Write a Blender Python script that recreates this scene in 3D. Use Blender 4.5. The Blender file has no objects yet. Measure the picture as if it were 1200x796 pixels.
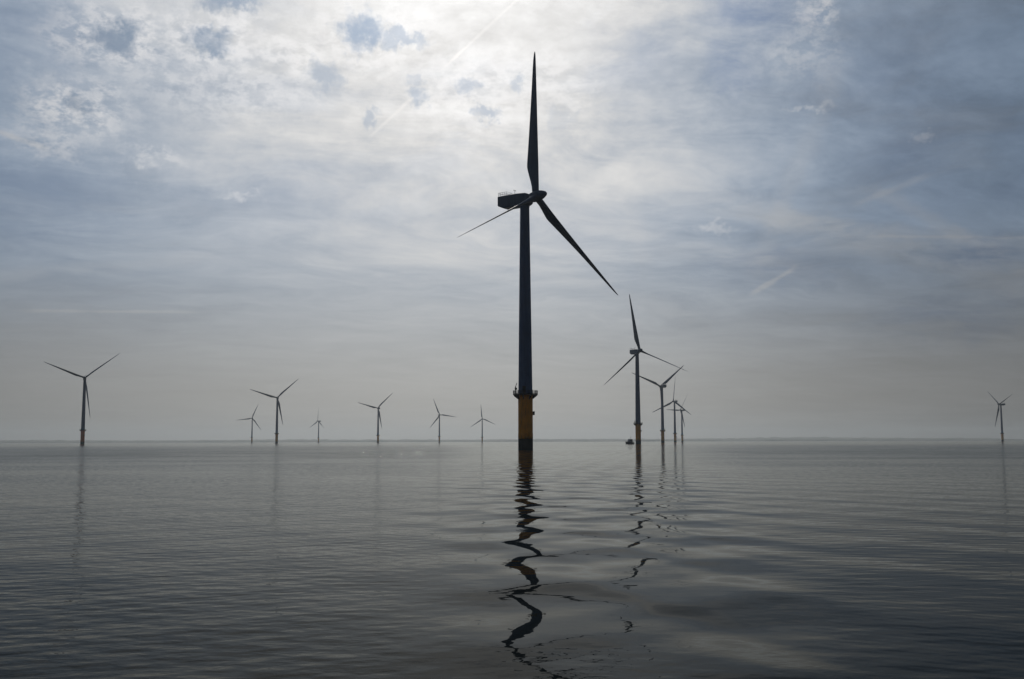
import bpy, bmesh, math, random
from mathutils import Vector, Matrix, noise as mnoise

random.seed(7)
R = math.radians
sc = bpy.context.scene
C = sc.collection

# ------------------------------------------------------------------ camera
F_PX, PITCH, ROLL, CAM_H = 1224.92, 0.0973229, 0.00247401, 2.2525
cam_d = bpy.data.cameras.new("camera")
cam = bpy.data.objects.new("camera", cam_d)
C.objects.link(cam)
cam_d.sensor_width = 36.0
cam_d.lens = F_PX / 1200 * 36.0
cam_d.clip_start, cam_d.clip_end = 0.1, 60000
r0 = Vector((1, 0, 0)); f0 = Vector((0, math.cos(PITCH), math.sin(PITCH))); u0 = r0.cross(f0)
rr = math.cos(ROLL) * r0 - math.sin(ROLL) * u0
uu = math.sin(ROLL) * r0 + math.cos(ROLL) * u0
m = Matrix((rr, uu, -f0)).transposed().to_4x4()
m.translation = (0, 0, CAM_H)
cam.matrix_world = m
sc.camera = cam

SUN_EL, SUN_AZ = R(26.5), R(-3.0)          # azimuth from +Y, positive towards +X
SUN_DIR = Vector((math.sin(SUN_AZ) * math.cos(SUN_EL), math.cos(SUN_AZ) * math.cos(SUN_EL), math.sin(SUN_EL)))

def sky_dir(px, py):
    """direction of the sky feature that was measured at these coordinates"""
    return (rr * ((px - 600) / F_PX) + uu * ((398 - py) / F_PX) + f0).normalized()

# ------------------------------------------------------------------ node helper
class NT:
    def __init__(s, nt): s.t = nt
    def node(s, typ, **kw):
        n = s.t.nodes.new(typ)
        for k, v in kw.items(): setattr(n, k, v)
        return n
    def plug(s, sock, v):
        if isinstance(v, bpy.types.NodeSocket): s.t.links.new(v, sock)
        elif v is not None:
            if hasattr(sock, "default_value"):
                try: sock.default_value = v
                except Exception: sock.default_value = tuple(v) + (1.0,)
    def math(s, op, a, b=None, c=None, clamp=False):
        n = s.node("ShaderNodeMath", operation=op, use_clamp=clamp)
        for i, v in enumerate((a, b, c)):
            if v is not None: s.plug(n.inputs[i], v)
        return n.outputs[0]
    def add(s, a, b): return s.math("ADD", a, b)
    def sub(s, a, b): return s.math("SUBTRACT", a, b)
    def mul(s, a, b): return s.math("MULTIPLY", a, b)
    def vmath(s, op, a, b=None, scale=None):
        n = s.node("ShaderNodeVectorMath", operation=op)
        s.plug(n.inputs[0], a)
        if b is not None: s.plug(n.inputs[1], b)
        if scale is not None: s.plug(n.inputs["Scale"], scale)
        return n.outputs["Value"] if op in ("DOT_PRODUCT", "LENGTH", "DISTANCE") else n.outputs["Vector"]
    def noise(s, vec, scale=1.0, detail=2.0, rough=0.5, dim="3D", lac=2.0, dist=0.0, col=False):
        n = s.node("ShaderNodeTexNoise", noise_dimensions=dim)
        s.plug(n.inputs["Vector"], vec); n.inputs["Scale"].default_value = scale
        n.inputs["Detail"].default_value = detail; n.inputs["Roughness"].default_value = rough
        n.inputs["Lacunarity"].default_value = lac; n.inputs["Distortion"].default_value = dist
        return n.outputs["Color"] if col else n.outputs[0]
    def ramp(s, v, a, b, lo=0.0, hi=1.0, smooth=True):
        n = s.node("ShaderNodeMapRange", interpolation_type="SMOOTHSTEP" if smooth else "LINEAR", clamp=True)
        for i, q in enumerate((v, a, b, lo, hi)): s.plug(n.inputs[i], q)
        return n.outputs[0]
    def mix(s, f, a, b, blend="MIX"):
        n = s.node("ShaderNodeMix", data_type="RGBA", blend_type=blend)
        s.plug(n.inputs[0], f); s.plug(n.inputs[6], a); s.plug(n.inputs[7], b)
        return n.outputs[2]
    def sep(s, v):
        n = s.node("ShaderNodeSeparateXYZ"); s.plug(n.inputs[0], v); return n.outputs
    def comb(s, x=0.0, y=0.0, z=0.0):
        n = s.node("ShaderNodeCombineXYZ")
        for i, q in enumerate((x, y, z)): s.plug(n.inputs[i], q)
        return n.outputs[0]

# ------------------------------------------------------------------ sky
world = bpy.data.worlds.new("World")
sc.world = world
world.use_nodes = True
wt = world.node_tree
wt.nodes.clear()
W = NT(wt)
out = W.node("ShaderNodeOutputWorld")
bg = W.node("ShaderNodeBackground")
SKY_STRENGTH = 0.1
bg.inputs["Strength"].default_value = SKY_STRENGTH
wt.links.new(bg.outputs[0], out.inputs["Surface"])
nish = W.node("ShaderNodeTexSky", sky_type="NISHITA")
nish.sun_disc = False
nish.sun_elevation = SUN_EL
nish.sun_rotation = SUN_AZ
nish.altitude = 0
nish.air_density, nish.dust_density, nish.ozone_density = 1.0, 2.0, 1.0
d = W.vmath("NORMALIZE", W.node("ShaderNodeTexCoord").outputs["Generated"])
dx, dy, dz = W.sep(d)
zc = W.math("MAXIMUM", dz, 0.0)
# cloud-layer coordinates: where the line of sight meets a flat layer overhead
den = W.add(zc, 0.09)
p = W.comb(W.math("DIVIDE", dx, den), W.math("DIVIDE", dy, den), 0.0)
px_, py_, _ = W.sep(p)
# veil of thin high cloud, brightest where it scatters the sun forward
cosg = W.vmath("DOT_PRODUCT", d, tuple(SUN_DIR))
ang = W.math("ARCCOSINE", W.math("MINIMUM", W.math("MAXIMUM", cosg, -1.0), 1.0))
glow = W.math("EXPONENT", W.mul(ang, -1.0 / R(19.5)))
az = W.math("ARCTAN2", dx, dy)
el = W.math("ARCSINE", dz)
A = W.comb(az, el, 0.0)                      # azimuth / elevation, for the small round clouds
warp = W.vmath("SCALE", W.vmath("SUBTRACT", W.noise(p, 1.1, 3, 0.55, col=True), (0.5, 0.5, 0.5)), scale=0.8)
pw = W.vmath("ADD", p, warp)
streak = W.noise(W.vmath("MULTIPLY", pw, (0.75, 1.0, 1)), 1.0, 8, 0.60)
rotn = W.node("ShaderNodeVectorRotate", rotation_type="Z_AXIS")
W.plug(rotn.inputs["Vector"], pw); rotn.inputs["Angle"].default_value = R(-38)
fibre = W.noise(W.vmath("MULTIPLY", rotn.outputs[0], (0.55, 2.8, 1)), 1.5, 8, 0.66)
wisp = W.noise(W.vmath("MULTIPLY", W.vmath("ADD", pw, (7.3, 2.1, 0)), (1.0, 1.5, 1)), 2.6, 8, 0.66)
billow = W.noise(W.vmath("MULTIPLY", A, (1, 1.5, 1)), 34.0, 6, 0.62)
puff = W.noise(W.vmath("MULTIPLY", W.vmath("ADD", A, (1.2, 4.4, 0)), (1, 1.6, 1)), 55.0, 6, 0.66)

veil = W.add(W.mul(glow, 1.05), 0.055)
# broad thinner, bluer part of the sheet on the east side
east = W.ramp(az, 0.04, 0.46)
east = W.mul(east, W.ramp(el, 0.02, 0.18, 0.5, 1.0))
east = W.mul(east, W.ramp(streak, 0.34, 0.62, 1.0, 0.70))
veil = W.mul(veil, W.sub(1.0, W.mul(east, 0.36)))
# thicker murk low down, away from the sun
murk = W.mul(W.ramp(el, 0.22, 0.0), W.ramp(W.math("ABSOLUTE", W.add(az, 0.03)), 0.02, 0.50))
veil = W.mul(veil, W.sub(1.0, W.mul(murk, 0.10)))
# texture of the sheet
tex = W.add(W.ramp(streak, 0.30, 0.70, -0.17, 0.13, smooth=False), W.ramp(wisp, 0.28, 0.72, -0.14, 0.14, smooth=False))
tex = W.add(tex, W.mul(W.ramp(fibre, 0.32, 0.72, -0.13, 0.17, smooth=False), W.ramp(az, -0.25, 0.25, 0.45, 1.0)))
tex = W.add(tex, W.mul(W.ramp(billow, 0.30, 0.70, -0.10, 0.10, smooth=False), W.ramp(el, 0.10, 0.32)))
tex = W.add(1.0, W.mul(tex, W.ramp(el, 0.02, 0.24, 0.18, 1.0)))
cloud_l = W.mul(veil, tex)
tint_far = (0.60, 0.85, 1.21)
tint_near = (0.975, 0.988, 1.0)
tint_low = (1.01, 1.0, 0.955)
colr = W.mix(W.ramp(cloud_l, 0.14, 0.70), tint_far + (1,), tint_near + (1,))
colr = W.mix(W.mul(W.ramp(streak, 0.50, 0.36), 0.30), colr, (0.74, 0.89, 1.10, 1))
colr = W.mix(W.mul(W.ramp(el, 0.22, 0.03), 0.85), colr, tint_low + (1,))
cloud = W.vmath("SCALE", colr, scale=cloud_l)

# broken altocumulus: bright rims round blue-grey cores, at measured places in the sky
def azel(q): return math.atan2(q.x, q.y), math.asin(q.z)
Aw = W.vmath("ADD", A, W.vmath("SCALE", W.vmath("SUBTRACT", W.noise(A, 42.0, 6, 0.66, col=True), (0.5, 0.5, 0.5)), scale=0.055))
def blobs(lst, inner, outer):
    tot = None
    for (u, v, ru, rv, amt) in lst:
        a0 = azel(sky_dir(u, v)); a1 = azel(sky_dir(u + ru, v)); a2 = azel(sky_dir(u, v + rv))
        e = W.vmath("LENGTH", W.vmath("MULTIPLY", W.vmath("SUBTRACT", Aw, (a0[0], a0[1], 0)), (1 / abs(a1[0] - a0[0]), 1 / abs(a2[1] - a0[1]), 0)))
        k = W.ramp(e, outer, inner, 0.0, amt)
        tot = k if tot is None else W.math("MAXIMUM", tot, k)
    return tot
cores = [(135, 44, 34, 20, .95), (243, 48, 30, 19, .95), (272, 2, 40, 16, .85), (424, 36, 28, 24, .9), (470, 44, 32, 11, .6), (382, 92, 26, 18, .6),
         (94, 126, 20, 16, .65), (490, 117, 17, 14, .6), (548, 104, 17, 12, .55), (572, 133, 18, 10, .6), (437, 143, 13, 13, .55), (165, 208, 30, 22, .35),
         (232, 242, 44, 18, .2), (606, 100, 12, 10, .45), (484, 98, 12, 8, .4), (655, 140, 20, 10, .25), (50, 235, 90, 40, .2)]
holes = [(890, 20, 62, 30, .85), (862, 72, 36, 34, .8), (1085, 185, 80, 80, .45), (1150, 295, 46, 22, .65), (10, 40, 100, 60, .35), (910, 312, 80, 26, .35),
         (20, 230, 120, 60, .35), (1040, 85, 110, 60, .3), (1120, 370, 110, 30, .35), (740, 60, 60, 40, .2), (300, 220, 120, 40, .15), (1190, 190, 50, 70, .45)]
fluff = [(135, 44, 92, 44, .9), (243, 46, 80, 42, .85), (330, 66, 80, 40, .55), (90, 128, 74, 46, .8), (430, 46, 100, 52, .45), (60, 165, 60, 20, .5),
         (180, 185, 60, 14, .5), (958, 14, 28, 22, .8), (560, 110, 120, 70, .4), (940, 60, 60, 40, .35), (250, 100, 160, 50, .4), (650, 100, 70, 50, .35),
         (290, 228, 30, 8, .45), (948, 128, 34, 7, .4), (1080, 158, 16, 8, .35), (830, 265, 40, 8, .35)]
kf = W.mul(blobs(fluff, 0.2, 1.25), W.ramp(puff, 0.38, 0.60))
kc = blobs(cores, 0.35, 1.30)
kh = blobs(holes, 0.0, 1.6)
white = W.vmath("SCALE", (0.985, 0.985, 1.0), scale=W.add(W.mul(veil, 1.05), 0.24))
core_c = W.vmath("SCALE", (0.62, 0.86, 1.20), scale=W.add(W.mul(veil, 0.50), 0.05))
hole_c = W.vmath("SCALE", (0.55, 0.82, 1.34), scale=W.add(W.mul(veil, 0.56), 0.02))
cloud = W.mix(W.mul(kf, 0.95), cloud, white)
cloud = W.mix(W.mul(kc, W.ramp(billow, 0.25, 0.55, 0.5, 1.0)), cloud, core_c)
cloud = W.mix(W.mul(kh, W.ramp(wisp, 0.64, 0.36, 0.30, 1.0)), cloud, hole_c)
# condensation trails: thin straight lines along great circles
def trail(a, b, width, amt, col_in):
    A, B = sky_dir(*a), sky_dir(*b)
    nrm = A.cross(B).normalized()
    mid = (A + B).normalized()
    half = A.dot(mid)
    dist = W.math("ABSOLUTE", W.vmath("DOT_PRODUCT", d, tuple(nrm)))
    k = W.mul(W.ramp(W.add(dist, W.mul(W.sub(billow, 0.5), width * 1.5)), width, width * 0.1), W.ramp(W.vmath("DOT_PRODUCT", d, tuple(mid)), math.cos(math.acos(half) * 1.1), math.cos(math.acos(half) * 0.7)))
    k = W.mul(k, W.ramp(wisp, 0.35, 0.55, 0.25, 1.0))
    return W.mix(W.mul(k, amt), col_in, W.vmath("SCALE", (1.0, 0.99, 0.98), scale=W.add(W.mul(veil, 1.12), 0.07)))
cloud = trail((640, -32), (522, 78), 0.0019, 0.9, cloud)
cloud = trail((485, 113), (432, 162), 0.0022, 0.4, cloud)
cloud = trail((880, 345), (935, 312), 0.0035, 0.35, cloud)
cloud = trail((1000, 240), (1090, 205), 0.0045, 0.16, cloud)
cloud = trail((1010, 277), (1290, 279), 0.0022, 0.22, cloud)
cloud = trail((20, 364), (230, 366), 0.0022, 0.25, cloud)
cloud = trail((-20, 148), (60, 176), 0.0035, 0.40, cloud)
# broad loose bands of cirrus, slanting down to the east
for a_, b_, w_, k_ in (((740, 205), (1260, 350), 0.020, 0.20), ((860, 250), (1300, 300), 0.012, 0.16), ((640, 250), (1000, 330), 0.014, 0.14), ((990, 60), (880, 330), 0.016, 0.12),
                       ((1010, 215), (1230, 330), 0.010, 0.16), ((560, 290), (830, 380), 0.012, 0.10), ((-60, 330), (260, 300), 0.010, 0.10), ((700, 100), (760, 330), 0.014, 0.10)):
    cloud = trail(a_, b_, w_, k_, cloud)
# thin cloud over the clear sky behind it
cover = W.math("MAXIMUM", W.ramp(streak, 0.1, 0.5, 0.88, 0.97), W.ramp(el, 0.30, 0.16, 0.0, 0.985))
sky = W.mix(cover, nish.outputs[0], W.vmath("SCALE", cloud, scale=1.0 / SKY_STRENGTH))
wt.links.new(sky, bg.inputs["Color"])

sun_d = bpy.data.lights.new("sun", "SUN")
sun_d.energy = 2.0
sun_d.angle = R(0.6)
sun_d.color = (1.0, 0.95, 0.88)
sun = bpy.data.objects.new("sun", sun_d)
C.objects.link(sun)
sun.rotation_euler = SUN_DIR.to_track_quat("Z", "Y").to_euler()
sun.location = (0, 200, 400)

# ------------------------------------------------------------------ materials
def mat(name):
    mt = bpy.data.materials.new(name)
    mt.use_nodes = True
    mt.node_tree.nodes.clear()
    n = NT(mt.node_tree)
    o = n.node("ShaderNodeOutputMaterial")
    b = n.node("ShaderNodeBsdfPrincipled")
    mt.node_tree.links.new(b.outputs[0], o.inputs["Surface"])
    return mt, n, b

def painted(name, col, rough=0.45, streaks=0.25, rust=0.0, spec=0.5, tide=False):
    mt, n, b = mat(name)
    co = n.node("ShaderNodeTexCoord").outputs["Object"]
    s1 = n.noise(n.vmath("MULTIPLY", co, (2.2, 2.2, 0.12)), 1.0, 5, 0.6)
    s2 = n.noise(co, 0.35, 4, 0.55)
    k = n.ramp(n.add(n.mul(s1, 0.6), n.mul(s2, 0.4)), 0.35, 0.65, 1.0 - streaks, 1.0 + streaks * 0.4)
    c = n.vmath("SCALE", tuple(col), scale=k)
    if rust:
        rm = n.mul(n.ramp(s1, 0.56, 0.70), rust)
        c = n.mix(rm, c, (0.10, 0.035, 0.012, 1))
    if tide:                                                   # weed and tide stains creeping up from the splash zone
        z = n.sep(co)[2]
        edge = n.add(z, n.add(n.mul(n.noise(n.vmath("MULTIPLY", co, (1.6, 1.6, 0.5)), 1.0, 5, 0.65), -4.5), n.mul(s1, -1.5)))
        c = n.mix(n.ramp(edge, 1.2, -0.5), c, (0.025, 0.022, 0.014, 1))
    n.plug(b.inputs["Base Color"], c)
    n.plug(b.inputs["Roughness"], n.ramp(s2, 0.3, 0.7, rough - 0.08, rough + 0.1))
    b.inputs["Specular IOR Level"].default_value = spec
    return mt

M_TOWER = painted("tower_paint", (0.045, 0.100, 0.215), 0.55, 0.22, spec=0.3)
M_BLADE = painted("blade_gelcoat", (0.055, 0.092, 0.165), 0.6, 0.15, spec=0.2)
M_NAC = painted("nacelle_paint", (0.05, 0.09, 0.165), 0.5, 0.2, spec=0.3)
M_YEL = painted("yellow_paint", (0.88, 0.32, 0.014), 0.55, 0.34, rust=0.75, spec=0.3, tide=True)
M_RED = painted("red_orange_paint", (0.70, 0.13, 0.03), 0.55, 0.30, rust=0.4, spec=0.3, tide=True)
M_WEED = painted("splash_zone_growth", (0.02, 0.02, 0.014), 0.8, 0.5)
M_STEEL = painted("galvanised_steel", (0.035, 0.038, 0.04), 0.6, 0.3, spec=0.25)
M_PALE = painted("pale_rail_paint", (0.62, 0.63, 0.62), 0.5, 0.15)
M_HULL = painted("dark_hull_paint", (0.03, 0.04, 0.07), 0.4, 0.2)
M_CABIN = painted("cabin_paint", (0.10, 0.12, 0.17), 0.4, 0.2)
M_GLASS = painted("cabin_glass", (0.01, 0.012, 0.015), 0.08, 0.1)
# ------------------------------------------------------------------ mesh helpers
def mesh_obj(name, bm, mt, parent=None, smooth=True, angle=35):
    bmesh.ops.recalc_face_normals(bm, faces=bm.faces)
    me = bpy.data.meshes.new(name)
    bm.to_mesh(me); bm.free()
    if smooth:
        for f in me.polygons: f.use_smooth = True
        try: me.set_sharp_from_angle(angle=R(angle))
        except Exception: pass
    me.materials.append(mt)
    o = bpy.data.objects.new(name, me)
    C.objects.link(o)
    if parent is not None: o.parent = parent
    return o

def rings(bm, ring_list, cap=True):
    """loft closed rings of equal point count"""
    rv = [[bm.verts.new(p_) for p_ in ring] for ring in ring_list]
    n = len(rv[0])
    for a, b in zip(rv, rv[1:]):
        for i in range(n):
            j = (i + 1) % n
            bm.faces.new((a[i], a[j], b[j], b[i]))
    if cap:
        bm.faces.new(rv[0][::-1]); bm.faces.new(rv[-1])

def lathe(bm, prof, n=48, centre=(0, 0, 0), axis=None, cap=True):
    M = Matrix.Identity(3)
    if axis is not None: M = Vector((0, 0, 1)).rotation_difference(Vector(axis)).to_matrix()
    cv = Vector(centre)
    rings(bm, [[cv + M @ Vector((r_ * math.cos(2 * math.pi * i / n), r_ * math.sin(2 * math.pi * i / n), z_)) for i in range(n)] for r_, z_ in prof], cap)

def tube(bm, a, b, r_, n=10, r2=None):
    a, b = Vector(a), Vector(b)
    L = (b - a).length
    lathe(bm, [(r_, 0), (r2 if r2 is not None else r_, L)], n, a, (b - a).normalized())

def torus(bm, rad, tr, z, n=48, k=8):
    g = [[bm.verts.new(((rad + tr * math.cos(2 * math.pi * j / k)) * math.cos(2 * math.pi * i / n), (rad + tr * math.cos(2 * math.pi * j / k)) * math.sin(2 * math.pi * i / n), z + tr * math.sin(2 * math.pi * j / k))) for j in range(k)] for i in range(n)]
    for i in range(n):
        for j in range(k):
            bm.faces.new((g[i][j], g[(i + 1) % n][j], g[(i + 1) % n][(j + 1) % k], g[i][(j + 1) % k]))

def box(bm, c, s, bevel=0.0, rot=None):
    r_ = bmesh.ops.create_cube(bm, size=1.0)
    vs = r_["verts"]
    M = Matrix.Translation(Vector(c)) @ (rot.to_4x4() if rot else Matrix.Identity(4)) @ Matrix.Diagonal((*s, 1))
    bmesh.ops.transform(bm, matrix=M, verts=vs)
    if bevel:
        es = list({e for v in vs for e in v.link_edges})
        bmesh.ops.bevel(bm, geom=es, offset=bevel, segments=2, affect="EDGES", profile=0.6)

# ------------------------------------------------------------------ wind turbine
HH, OV, TILT, CONE, BR = 83.5, 4.522, 0.1095, 0.0511, 52.38

def blade_bm():
    """feathered blade along +Z, its leading edge facing the wind (local -Y)"""
    bm = bmesh.new()
    st = [  # radius, leading edge, trailing edge, thickness
        (0.9, 1.20, -1.20, 2.40), (2.2, 1.20, -1.20, 2.40), (3.6, 1.20, -1.36, 2.15), (5.5, 1.20, -1.82, 1.75), (7.5, 1.19, -2.36, 1.38),
        (9.5, 1.18, -2.86, 1.10), (10.8, 1.16, -3.10, 0.98), (12, 1.13, -3.08, 0.9), (14, 1.09, -2.92, 0.78), (18, 1.01, -2.60, 0.62), (23, 0.90, -2.22, 0.48),
        (29, 0.78, -1.80, 0.36), (35, 0.66, -1.42, 0.27), (41, 0.54, -1.06, 0.19), (46, 0.44, -0.78, 0.13), (49.5, 0.35, -0.55, 0.09),
        (51.4, 0.27, -0.32, 0.06), (52.1, 0.18, -0.14, 0.035), (BR, 0.06, -0.03, 0.015)]
    n = 20
    rl = []
    for r_, le, te, th in st:
        ring = []
        roundness = max(0.0, min(1.0, 1 - (r_ - 2.2) / 6.0))
        tw = R(80 + 9 * max(0, 1 - r_ / 30.0))
        for i in range(n):
            t = 2 * math.pi * i / n
            c_ = 0.5 * (1 + math.cos(t))           # 1 at the leading edge
            x = te + (le - te) * c_
            s = 1 - c_
            foil = 2.6 * (0.2969 * math.sqrt(max(s, 0)) - 0.126 * s - 0.3516 * s ** 2 + 0.2843 * s ** 3 - 0.1036 * s ** 4) * 2
            circ = abs(math.sin(t))
            half = 0.5 * th * (roundness * circ + (1 - roundness) * min(1.0, foil * 1.9))
            y = half * (1 if math.sin(t) >= 0 else -0.75)
            bend = 0.0
            # chord axis turned from the rotor plane to the wind by the pitch angle
            ring.append(Vector((x * math.cos(tw) - y * math.sin(tw), -(x * math.sin(tw) + y * math.cos(tw)) - bend, r_)))
        rl.append(ring)
    rings(bm, rl)
    return bm

def nacelle_bm():
    bm = bmesh.new()
    n = 28
    def ring(y, hw, zt, zb):
        cz, hh = (zt + zb) / 2, (zt - zb) / 2
        pts = []
        for i in range(n):
            t = 2 * math.pi * (i + 0.5) / n
            c_, s_ = math.cos(t), math.sin(t)
            e = 0.16
            pts.append(Vector((hw * math.copysign(abs(c_) ** e, c_), y, cz + hh * math.copysign(abs(s_) ** e, s_))))
        return pts
    tl = math.sin(R(2.5))
    st = [(-2.6, 1.15, 84.7, 82.3), (-2.5, 1.35, 84.95, 82.05), (-1.9, 1.62, 85.2, 81.75), (-1.2, 1.78, 85.45, 81.5), (0.5, 1.86, 85.6, 81.35), (3.0, 1.9, 85.72, 81.3), (7.0, 1.9, 85.72, 81.3),
          (7.9, 1.9, 85.72, 81.34), (10.0, 1.86, 85.72, 82.25), (10.12, 1.82, 85.66, 82.35), (10.16, 1.76, 85.6, 82.42)]
    rings(bm, [ring(*s_) for s_ in st])
    return bm

def make_turbine():
    root = bpy.data.objects.new("wind_turbine", None)
    root.empty_display_size = 5
    C.objects.link(root)
    bm = bmesh.new()
    lathe(bm, [(2.44, -4.0), (2.44, 3.1), (2.40, 3.25)], 56)
    mesh_obj("monopile", bm, M_WEED, root)
    bm = bmesh.new()
    lathe(bm, [(2.40, 3.1), (2.46, 3.2), (2.46, 5.0), (2.42, 5.02), (2.42, 17.2), (2.55, 17.25), (2.55, 17.55)], 56)
    mesh_obj("transition_piece", bm, M_YEL, root)
    # tower of three bolted sections
    bm = bmesh.new()
    z0, z1, ra, rb = 17.9, 81.32, 2.34, 1.55
    prof = [(ra + .10, z0), (ra + .10, z0 + .25)]
    rad = lambda z: ra + (rb - ra) * ((z - z0) / (z1 - z0)) ** 1.08
    for k, zz in enumerate((z0 + .26, 38.0, 59.5, z1 - .4)):
        if 0 < k < 3:
            prof += [(rad(zz), zz - .16), (rad(zz) + .05, zz - .15), (rad(zz) + .05, zz + .15), (rad(zz), zz + .16)]
        else: prof.append((rad(zz), zz))
    prof += [(rb + .12, z1 - .38), (rb + .12, z1)]
    lathe(bm, prof, 56)
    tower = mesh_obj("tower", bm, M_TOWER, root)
    bm = bmesh.new()
    rot = Matrix.Rotation(R(205), 3, "Z")
    box(bm, rot @ Vector((2.36, 0, 19.35)), (0.14, 1.0, 2.3), 0.05, rot)
    mesh_obj("door", bm, M_STEEL, tower)
    # working platform
    bm = bmesh.new()
    lathe(bm, [(2.56, 17.56), (4.05, 17.56), (4.12, 17.62), (4.12, 17.84), (4.05, 17.88), (2.40, 17.88)], 40)
    plat = mesh_obj("platform", bm, M_STEEL, root)
    bm = bmesh.new()
    for z_ in (18.35, 18.70, 19.02): torus(bm, 4.02, 0.065, z_, 40, 6)
    for i in range(20):
        t = 2 * math.pi * i / 20
        tube(bm, (4.02 * math.cos(t), 4.02 * math.sin(t), 17.86), (4.02 * math.cos(t), 4.02 * math.sin(t), 19.04), 0.075, 6)
    lathe(bm, [(4.10, 17.9), (4.10, 18.08), (4.06, 18.08), (4.06, 17.9)], 40, cap=False)
    mesh_obj("railing", bm, M_STEEL, plat)
    for i in range(8):
        t = 2 * math.pi * (i + .5) / 8
        bm = bmesh.new()
        rot = Matrix.Rotation(t, 3, "Z")
        tri = [(2.40, 16.1), (2.40, 17.54), (3.95, 17.54), (3.95, 17.3)]
        rings(bm, [[rot @ Vector((a, y_, b)) for a, b in tri] for y_ in (-.07, .07)])
        mesh_obj("support_bracket", bm, M_STEEL, plat, smooth=False)
    # davit crane beside the tower, small service box on the transition piece, ladder
    crane_at = R(127)
    cx, cy = 3.25 * math.cos(crane_at), 3.25 * math.sin(crane_at)
    bm = bmesh.new()
    tube(bm, (cx, cy, 17.86), (cx, cy, 20.5), 0.15, 12)
    tube(bm, (cx, cy, 20.4), (cx * 0.86, cy * 0.86, 21.6), 0.11, 10)
    box(bm, (cx * .97, cy * .97, 19.7), (0.6, 0.6, 0.7), 0.08)
    mesh_obj("davit_crane", bm, M_STEEL, root)
    bm = bmesh.new()
    a = R(-40)
    rot = Matrix.Rotation(a, 3, "Z")
    box(bm, rot @ Vector((2.75, 0, 11.6)), (0.7, 0.8, 1.3), 0.08, rot)
    mesh_obj("service_box", bm, M_STEEL, root)
    bm = bmesh.new()
    a = R(60)
    rot = Matrix.Rotation(a, 3, "Z")
    for y_ in (-.7, .7):
        tube(bm, rot @ Vector((3.1, y_, -1.5)), rot @ Vector((3.1, y_, 13)), 0.16, 10)
        for z_ in (1.0, 6.5, 12.6): tube(bm, rot @ Vector((2.35, y_, z_)), rot @ Vector((3.1, y_, z_)), 0.12, 8)
    for k in range(48): tube(bm, rot @ Vector((3.0, -.3, .2 + k * .36)), rot @ Vector((3.0, .3, .2 + k * .36)), 0.03, 6)
    for y_ in (-.3, .3): tube(bm, rot @ Vector((3.0, y_, -1)), rot @ Vector((3.0, y_, 17.5)), 0.05, 6)
    mesh_obj("boat_landing", bm, M_YEL, root)
    # nacelle
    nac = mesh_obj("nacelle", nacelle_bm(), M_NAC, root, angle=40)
    bm = bmesh.new()
    zt = 85.74
    for (x_, ya, yb) in ((-1.6, 6.4, 9.95), (1.6, 6.4, 9.95)):
        for z_ in (zt + .55, zt + 1.15): tube(bm, (x_, ya, z_), (x_, yb, z_), 0.055, 6)
        for k in range(5):
            y_ = ya + (yb - ya) * k / 4
            tube(bm, (x_, y_, zt - .1), (x_, y_, zt + 1.17), 0.05, 6)
    for y_ in (6.4, 9.95):
        for z_ in (zt + .55, zt + 1.15): tube(bm, (-1.6, y_, z_), (1.6, y_, z_), 0.055, 6)
    mesh_obj("hoist_railing", bm, M_PALE, nac)
    bm = bmesh.new()
    tube(bm, (0.6, 4.6, zt - .1), (0.6, 4.6, zt + 1.9), 0.05, 6)
    tube(bm, (0.1, 4.6, zt + 1.6), (1.1, 4.6, zt + 1.6), 0.04, 6)
    for x_ in (0.1, 1.1): lathe(bm, [(.09, 0), (.14, .1), (.09, .25)], 8, (x_, 4.6, zt + 1.6))
    mesh_obj("wind_vane", bm, M_STEEL, nac)
    # hub with spinner, on an axis tilted up
    at = Vector((0, -math.cos(TILT), math.sin(TILT)))
    hubc = Vector((0, 0, HH)) + at * OV
    rot_axis = bpy.data.objects.new("rotor", None)
    bm = bmesh.new()
    lathe(bm, [(1.25, -1.75), (1.62, -1.6), (1.80, -0.8), (1.86, 0.2), (1.80, 1.2), (1.66, 2.0), (1.42, 2.8), (1.10, 3.5), (0.80, 4.1), (0.42, 4.45), (0.02, 4.55)], 40, (0, 0, 0), (0, -1, 0))
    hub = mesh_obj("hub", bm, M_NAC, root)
    bpy.data.objects.remove(rot_axis)
    hub.location = hubc
    hub.rotation_euler = (-TILT, 0, 0)
    bmesh_blade = blade_bm()
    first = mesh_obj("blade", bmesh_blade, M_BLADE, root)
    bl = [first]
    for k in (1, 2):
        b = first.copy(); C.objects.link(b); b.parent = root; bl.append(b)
    return root

def set_rotor(root, phase, pitch=0.0):
    at = Vector((0, -math.cos(TILT), math.sin(TILT)))
    hubc = Vector((0, 0, HH)) + at * OV
    bs = sorted((c for c in root.children if c.name.split(".")[0] == "blade"), key=lambda o: o.name)
    for k, b in enumerate(bs):
        q = phase + k * 2 * math.pi / 3
        # local frame: cone forward, spin about the axis, tilt
        M = Matrix.Rotation(-TILT, 4, "X") @ Matrix.Rotation(q, 4, "Y") @ Matrix.Rotation(CONE, 4, "X") @ Matrix.Rotation(pitch, 4, "Z")
        M.translation = hubc
        b.matrix_local = M

def copy_tree(o, parent=None):
    c = o.copy(); C.objects.link(c)
    if parent is not None: c.parent = parent
    for ch in list(o.children): copy_tree(ch, c)
    return c

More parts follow.
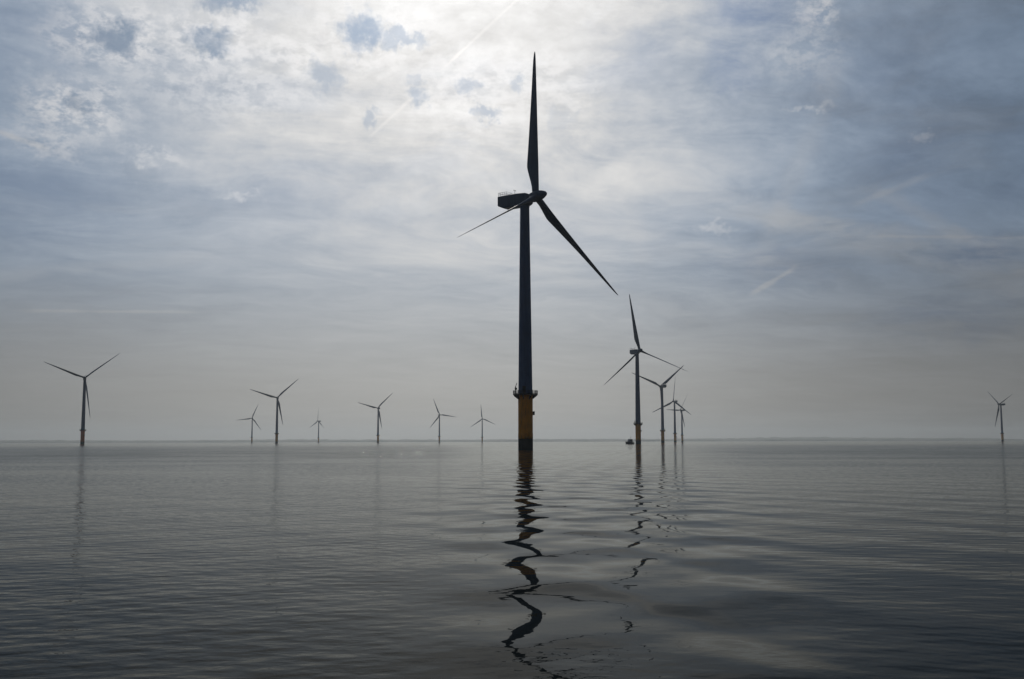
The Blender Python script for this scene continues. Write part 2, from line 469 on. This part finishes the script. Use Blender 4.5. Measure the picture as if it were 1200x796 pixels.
G = "offshore wind turbines"
TURBINES = [
    (4.4, 346.7, 53.3, 4.6, "huge dark wind turbine towering over all others, with yellow base and railed platform"),
    (113.7, 947.3, 23.9, 351.0, "second tallest wind turbine, golden-brown base, small dark workboat floating at its foot"),
    (223.4, 1557.9, 202.6, 308.4, "tallest of three pale wind turbines bunched beyond the workboat, two blades in a V"),
    (334.4, 2155.8, 323.0, 4.3, "middle wind turbine of three bunched beyond the workboat, one blade straight up"),
    (447.9, 2766.6, 303.9, 32.5, "smallest of three wind turbines bunched beyond the workboat, one blade level"),
    (-543.4, 1327.7, 23.0, 51.4, "dark wind turbine with orange base and wide V blades, at the left end"),
    (-435.4, 1940.1, 8.8, 47.1, "blue-grey V-bladed wind turbine with a tiny faint one on each side of it"),
    (-887.6, 3578.6, 6.0, 22.3, "small faint wind turbine with one blade level, close beside a much taller V-bladed one"),
    (-757.3, 4102.0, 317.3, 359.6, "tiniest, faintest wind turbine, one blade straight up, between two taller V-bladed ones"),
    (-325.3, 2543.4, 351.5, 45.2, "mid-sized grey wind turbine with V blades, beside the tiniest, faintest turbine"),
    (-221.8, 3194.4, 15.5, 338.1, "small wind turbine with one blade tilted up-left, next to the upside-down Y rotor"),
    (-107.5, 3757.8, 3.5, 354.4, "small wind turbine with upside-down Y rotor, close beside the huge dark turbine"),
    (1112.7, 2383.6, 280.2, 67.2, "lone wind turbine seen side-on at the right end of the horizon, far from every other"),
]
PITCH_OF = {0: 6, 1: 28, 2: 40, 3: 40, 4: 50, 5: 25, 6: 50, 7: 70, 8: 70, 9: 62, 10: 66, 11: 72}     # blades turned into the wind by the far ones
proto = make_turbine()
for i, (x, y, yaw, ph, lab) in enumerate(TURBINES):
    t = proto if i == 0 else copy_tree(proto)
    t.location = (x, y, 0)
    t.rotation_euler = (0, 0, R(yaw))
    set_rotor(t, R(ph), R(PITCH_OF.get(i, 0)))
    if i == 5:                                                 # this one's base is painted a redder orange
        tp = [c for c in t.children if c.name.startswith("transition_piece")][0]
        tp.data = tp.data.copy(); tp.data.materials[0] = M_RED
    t["label"] = lab; t["category"] = "wind turbine"; t["group"] = G

# ------------------------------------------------------------------ workboat
def make_boat():
    root = bpy.data.objects.new("workboat", None); C.objects.link(root)
    root["label"] = "small dark workboat with cabin and short mast floating beside the second tallest turbine"
    root["category"] = "boat"
    bm = bmesh.new()
    L = 9.0
    rl = []
    for k in range(11):
        t = k / 10
        x = -L / 2 + L * t
        hw = 1.5 * (1 - max(0, (t - .5) / .5) ** 2.2 * .97)
        dk = 0.95 + 0.55 * t ** 2.2
        keel = -0.5 + 0.45 * max(0, t - .7) / .3
        rl.append([Vector((x + .25 * t, hw, dk)), Vector((x, hw * .93, .35)), Vector((x - .1 * t, hw * .6, keel * .6)), Vector((x - .2 * t, 0, keel)),
                   Vector((x - .1 * t, -hw * .6, keel * .6)), Vector((x, -hw * .93, .35)), Vector((x + .25 * t, -hw, dk))])
    rings(bm, rl)
    hull = mesh_obj("hull", bm, M_HULL, root)
    bm = bmesh.new()
    for s in (1, -1):
        for k in range(10):
            tube(bm, rl[k][0 if s > 0 else 6] + Vector((0, 0, 0)), rl[k + 1][0 if s > 0 else 6], 0.09, 8)
    mesh_obj("fender_rail", bm, M_STEEL, hull)
    bm = bmesh.new()
    prof = [(-2.6, .95), (-2.5, 3.1), (0.9, 3.15), (1.7, 2.0), (1.8, 1.05)]
    rings(bm, [[Vector((a, y_ * w, b)) for a, b in prof] for y_, w in ((-1.15, 1), (1.15, 1))])
    cab = mesh_obj("cabin", bm, M_CABIN, root, smooth=False)
    for (c, s) in (((-1.7, 1.17, 2.45), (.8, .06, .7)), ((-.6, 1.17, 2.45), (.8, .06, .7)), ((.5, 1.17, 2.45), (.7, .06, .7)),
                   ((-1.7, -1.17, 2.45), (.8, .06, .7)), ((-.6, -1.17, 2.45), (.8, .06, .7)), ((.5, -1.17, 2.45), (.7, .06, .7))):
        bm = bmesh.new(); box(bm, c, s, .02); mesh_obj("window", bm, M_GLASS, cab)
    bm = bmesh.new()
    tube(bm, (-1.2, 0, 3.1), (-1.2, 0, 5.6), .09, 8, .04)
    tube(bm, (-1.2, -.7, 4.4), (-1.2, .7, 4.4), .05, 6)
    box(bm, (-1.0, 0, 3.9), (.9, .18, .18), .04)
    mesh_obj("mast", bm, M_STEEL, root)
    bm = bmesh.new()
    for s in (1, -1):
        for k in range(6):
            x = -4.3 + k * .32
            tube(bm, (x, s * 1.35, .95), (x, s * 1.35, 1.9), .035, 6)
        tube(bm, (-4.3, s * 1.35, 1.9), (-2.7, s * 1.35, 1.9), .04, 6)
    mesh_obj("guard_rail", bm, M_STEEL, root)
    return root
boat = make_boat()
boat.location = (98.4, 880.0, 0.0)
boat.scale = (0.85, 0.95, 1.3)
boat.rotation_euler = (0, 0, R(203))

# ------------------------------------------------------------------ far shore
def fbm(x, s): return sum(mnoise.noise(Vector((x / s * 2 ** k, 3.7 * k + s, 0))) / 2 ** k for k in range(5))
mt, n, b = mat("far_land")
co = n.node("ShaderNodeTexCoord").outputs["Object"]
c = n.mix(n.ramp(n.noise(co, 0.004, 5, 0.6), 0.4, 0.6), (0.045, 0.06, 0.035, 1), (0.11, 0.10, 0.08, 1))
n.plug(b.inputs["Base Color"], c); b.inputs["Roughness"].default_value = 0.95
M_LAND = mt
def ridge(name, x0, x1, y0, prof, depth=900, step=25, label=None):
    bm = bmesh.new()
    rows = []
    nx = int((x1 - x0) / step) + 1
    for j, (dy, hf) in enumerate(((0, -0.08), (40, .35), (180, .7), (420, 1.0), (700, .8), (depth, -.05))):
        row = []
        for i in range(nx):
            x = x0 + (x1 - x0) * i / (nx - 1)
            e = min(1, (x - x0) / 800, (x1 - x) / 800); e = max(0, e)
            h = prof(x) * e
            row.append(bm.verts.new((x, y0 + dy + 30 * fbm(x + 900 * j, 400), h * hf * (1 + .25 * fbm(x + 531 * j, 90)) - .4)))
        rows.append(row)
    for a, b_ in zip(rows, rows[1:]):
        for i in range(nx - 1): bm.faces.new((a[i], a[i + 1], b_[i + 1], b_[i]))
    o = mesh_obj(name, bm, M_LAND)
    o["kind"] = "structure"
    return o
ridge("far_shore", -6200, 5600, 10300, lambda x: 27 + 6 * fbm(x, 1500) + 3 * fbm(x, 160))
ridge("hills", 1100, 5200, 11300, lambda x: 17 * math.exp(-((x - 3250) / 900) ** 2) + 27 + 3 * fbm(x, 300))
# ------------------------------------------------------------------ sea
mt, n, b = mat("sea_water")
pos = n.node("ShaderNodeNewGeometry").outputs["Position"]
g = bpy.data.node_groups.new("wave_height", "ShaderNodeTree")
g.interface.new_socket("P", in_out="INPUT", socket_type="NodeSocketVector")
for nm in ("Swell", "Ruffle", "Chop"): g.interface.new_socket(nm, in_out="INPUT", socket_type="NodeSocketFloat")
g.interface.new_socket("H", in_out="OUTPUT", socket_type="NodeSocketFloat")
H = NT(g)
gi = H.node("NodeGroupInput"); go = H.node("NodeGroupOutput")
P = gi.outputs["P"]
wn = H.vmath("SUBTRACT", H.noise(P, 0.075, 2, 0.5, dim="2D", col=True), (0.5, 0.5, 0.5))
w1, w2, w3 = H.sep(wn)
def train(lam, deg, slope, wsock, wamt, phase=0.0):
    k = 2 * math.pi / lam
    kx, ky = k * math.sin(R(deg)), k * math.cos(R(deg))
    ph = H.add(H.vmath("DOT_PRODUCT", P, (kx, ky, 0)), phase)
    ph = H.add(ph, H.mul(wsock, wamt))
    return H.mul(H.math("SINE", ph), slope / k)
def total(lst):
    t = lst[0]
    for q in lst[1:]: t = H.add(t, q)
    return t
SWELL = [(4.2, 40, .038, w1, 6.0, .4), (3.0, -44, .032, w2, 6.5, 1.9), (8.5, 12, .010, w3, 6.0, .9), (2.0, 58, .024, w2, 8.0, 2.2), (1.4, -24, .011, w1, 9.0, 3.0),
         (1.0, 70, .013, w3, 12.0, .7)]
RIP = [(0.52, 4, .034, w2, 22.0, .3), (0.33, -13, .030, w1, 28.0, 1.3), (0.83, 19, .026, w3, 18.0, 2.3), (0.62, -28, .024, w1, 24.0, .6), (0.24, 30, .028, w2, 30.0, 2.6)]
hs = H.mul(total([train(*q) for q in SWELL]), gi.outputs["Swell"])
hr = total([train(*q) for q in RIP])
rn = H.noise(H.vmath("MULTIPLY", P, (0.45, 1.0, 0)), 2.6, 3, 0.55, dim="2D")
hr = H.add(hr, H.mul(rn, 0.012))
CHOP = [(0.75, 33, .030, w2, 18.0, .9), (0.55, -41, .034, w1, 24.0, 2.9), (0.36, 58, .030, w3, 27.0, 1.7), (0.42, 12, .034, w2, 25.0, .2), (0.27, -24, .030, w3, 30.0, 2.0),
        (1.3, -35, .020, w1, 12.0, 1.1)]
cn = H.noise(H.vmath("MULTIPLY", P, (0.7, 1.0, 0)), 2.2, 3, 0.6, dim="2D")
hc = H.add(total([train(*q) for q in CHOP]), H.mul(cn, 0.035))
h = H.add(hs, H.add(H.mul(hr, gi.outputs["Ruffle"]), H.mul(hc, gi.outputs["Chop"])))
g.links.new(h, go.inputs["H"])
# calm and ruffled patches; bigger waves in the wake close by
P2 = n.vmath("MULTIPLY", pos, (1, 1, 0))
patch = n.noise(n.vmath("MULTIPLY", P2, (0.6, 1.0, 0)), 0.055, 3, 0.55, dim="2D")
patch2 = n.noise(n.vmath("MULTIPLY", P2, (0.35, 1.0, 0)), 0.012, 3, 0.55, dim="2D")
dist = n.vmath("LENGTH", P2)
swell = n.add(n.ramp(dist, 20, 160, 1.15, 0.42), n.ramp(patch2, 0.35, 0.65, -0.15, 0.20))
sx, sy, _ = n.sep(P2)
xr = n.math("ABSOLUTE", n.sub(sx, n.add(0.8, n.mul(sy, 0.055))))
side = n.ramp(n.math("DIVIDE", xr, n.add(n.math("ABSOLUTE", sy), 8.0)), 0.05, 0.17)     # a glassy slick runs out from the boat
far = n.ramp(dist, 14, 220, 0.0, 1.0)
swell = n.mul(swell, n.sub(1.0, n.mul(side, 0.72)))
level = n.mul(n.ramp(patch, 0.34, 0.66, 0.65, 1.15), n.add(0.42, n.mul(far, 1.25)))
# long parallel ripples to the east, short choppy ones to the west
ruf = n.add(0.07, n.mul(level, side))
eastm = n.ramp(n.math("DIVIDE", sx, n.add(n.math("ABSOLUTE", sy), 4.0)), -0.12, 0.16)
chop = n.mul(n.mul(level, side), n.ramp(eastm, 0.0, 1.0, 1.15, 0.30, smooth=False))
ruf = n.mul(ruf, n.ramp(eastm, 0.0, 1.0, 0.30, 1.0, smooth=False))
near = n.mul(n.ramp(dist, 13.5, 8.5), n.ramp(patch, 0.35, 0.6, 0.35, 0.9))
chop = n.math("MAXIMUM", chop, n.mul(near, 0.5))
chop = n.add(chop, 0.045)
calm = n.ramp(dist, 180, 900, 1.0, 0.32)
ruf = n.mul(ruf, calm); chop = n.mul(chop, calm)
EPS = 0.03
hsock = []
for off in ((0, 0, 0), (EPS, 0, 0), (0, EPS, 0)):
    gn = n.node("ShaderNodeGroup"); gn.node_tree = g
    n.plug(gn.inputs["P"], n.vmath("ADD", P2, off))
    n.plug(gn.inputs["Swell"], swell); n.plug(gn.inputs["Ruffle"], ruf); n.plug(gn.inputs["Chop"], chop)
    hsock.append(gn.outputs[0])
nx = n.math("DIVIDE", n.sub(hsock[0], hsock[1]), EPS)
ny = n.math("DIVIDE", n.sub(hsock[0], hsock[2]), EPS)
nrm = n.vmath("NORMALIZE", n.comb(nx, ny, 1.0))
# wave facets turned away from the viewer hide behind the crests: what shows there are facets leaning the other way
inc = n.node("ShaderNodeNewGeometry").outputs["Incoming"]
ix, iy, iz = n.sep(inc)
hv = n.vmath("NORMALIZE", n.comb(ix, iy, 0.0))
lean = n.vmath("DOT_PRODUCT", n.comb(nx, ny, 0.0), hv)
half = n.mul(iz, 0.48)
fold = n.sub(n.math("ABSOLUTE", n.add(lean, half)), half)
nrm = n.vmath("NORMALIZE", n.vmath("ADD", n.comb(nx, ny, 1.0), n.vmath("SCALE", hv, scale=n.sub(fold, lean))))
mt.node_tree.nodes.remove(b)
dif = n.node("ShaderNodeBsdfDiffuse"); dif.inputs["Color"].default_value = (0.010, 0.013, 0.014, 1)
glo = n.node("ShaderNodeBsdfGlossy"); glo.inputs["Roughness"].default_value = 0.02; glo.inputs["Color"].default_value = (1.0, 1.0, 0.965, 1)
fre = n.node("ShaderNodeFresnel"); fre.inputs["IOR"].default_value = 1.33
for q in (dif, glo, fre): n.plug(q.inputs["Normal"], nrm)
mx = n.node("ShaderNodeMixShader")
n.plug(mx.inputs[0], n.mul(n.math("POWER", fre.outputs[0], 2.0), 1.0))
mt.node_tree.links.new(dif.outputs[0], mx.inputs[1]); mt.node_tree.links.new(glo.outputs[0], mx.inputs[2])
mt.node_tree.links.new(mx.outputs[0], [q for q in mt.node_tree.nodes if q.type == "OUTPUT_MATERIAL"][0].inputs["Surface"])
bm = bmesh.new()
S = 12600
vs = [bm.verts.new(v) for v in ((-S, -S, 0), (S, -S, 0), (S, S, 0), (-S, S, 0))]
bm.faces.new(vs)
sea = mesh_obj("sea", bm, mt, smooth=False)
sea["kind"] = "structure"

# ------------------------------------------------------------------ sea air
hz = bpy.data.materials.new("sea_haze")
hz.use_nodes = True
hz.node_tree.nodes.clear()
Z = NT(hz.node_tree)
o = Z.node("ShaderNodeOutputMaterial")
v = Z.node("ShaderNodeVolumePrincipled")
v.inputs["Color"].default_value = (0.46, 0.51, 0.545, 1)
v.inputs["Density"].default_value = 0.6e-4
v.inputs["Anisotropy"].default_value = 0.5
hz.node_tree.links.new(v.outputs[0], o.inputs["Volume"])
bm = bmesh.new()
box(bm, (0, 0, 74), (2 * 12900, 2 * 12900, 152))
haze = mesh_obj("haze", bm, hz, smooth=False)
haze["kind"] = "stuff"

# ------------------------------------------------------------------ render settings
sc.render.engine = "CYCLES"
sc.cycles.use_denoising = True
sc.cycles.denoising_prefilter = "ACCURATE"
sc.cycles.max_bounces = 6
sc.cycles.sample_clamp_indirect = 1.3
sc.cycles.volume_bounces = 1
sc.view_settings.view_transform = "Standard"
sc.view_settings.look = "None"
sc.view_settings.exposure = 0.0
sc.view_settings.gamma = 1.0
sc.view_settings.use_curve_mapping = False
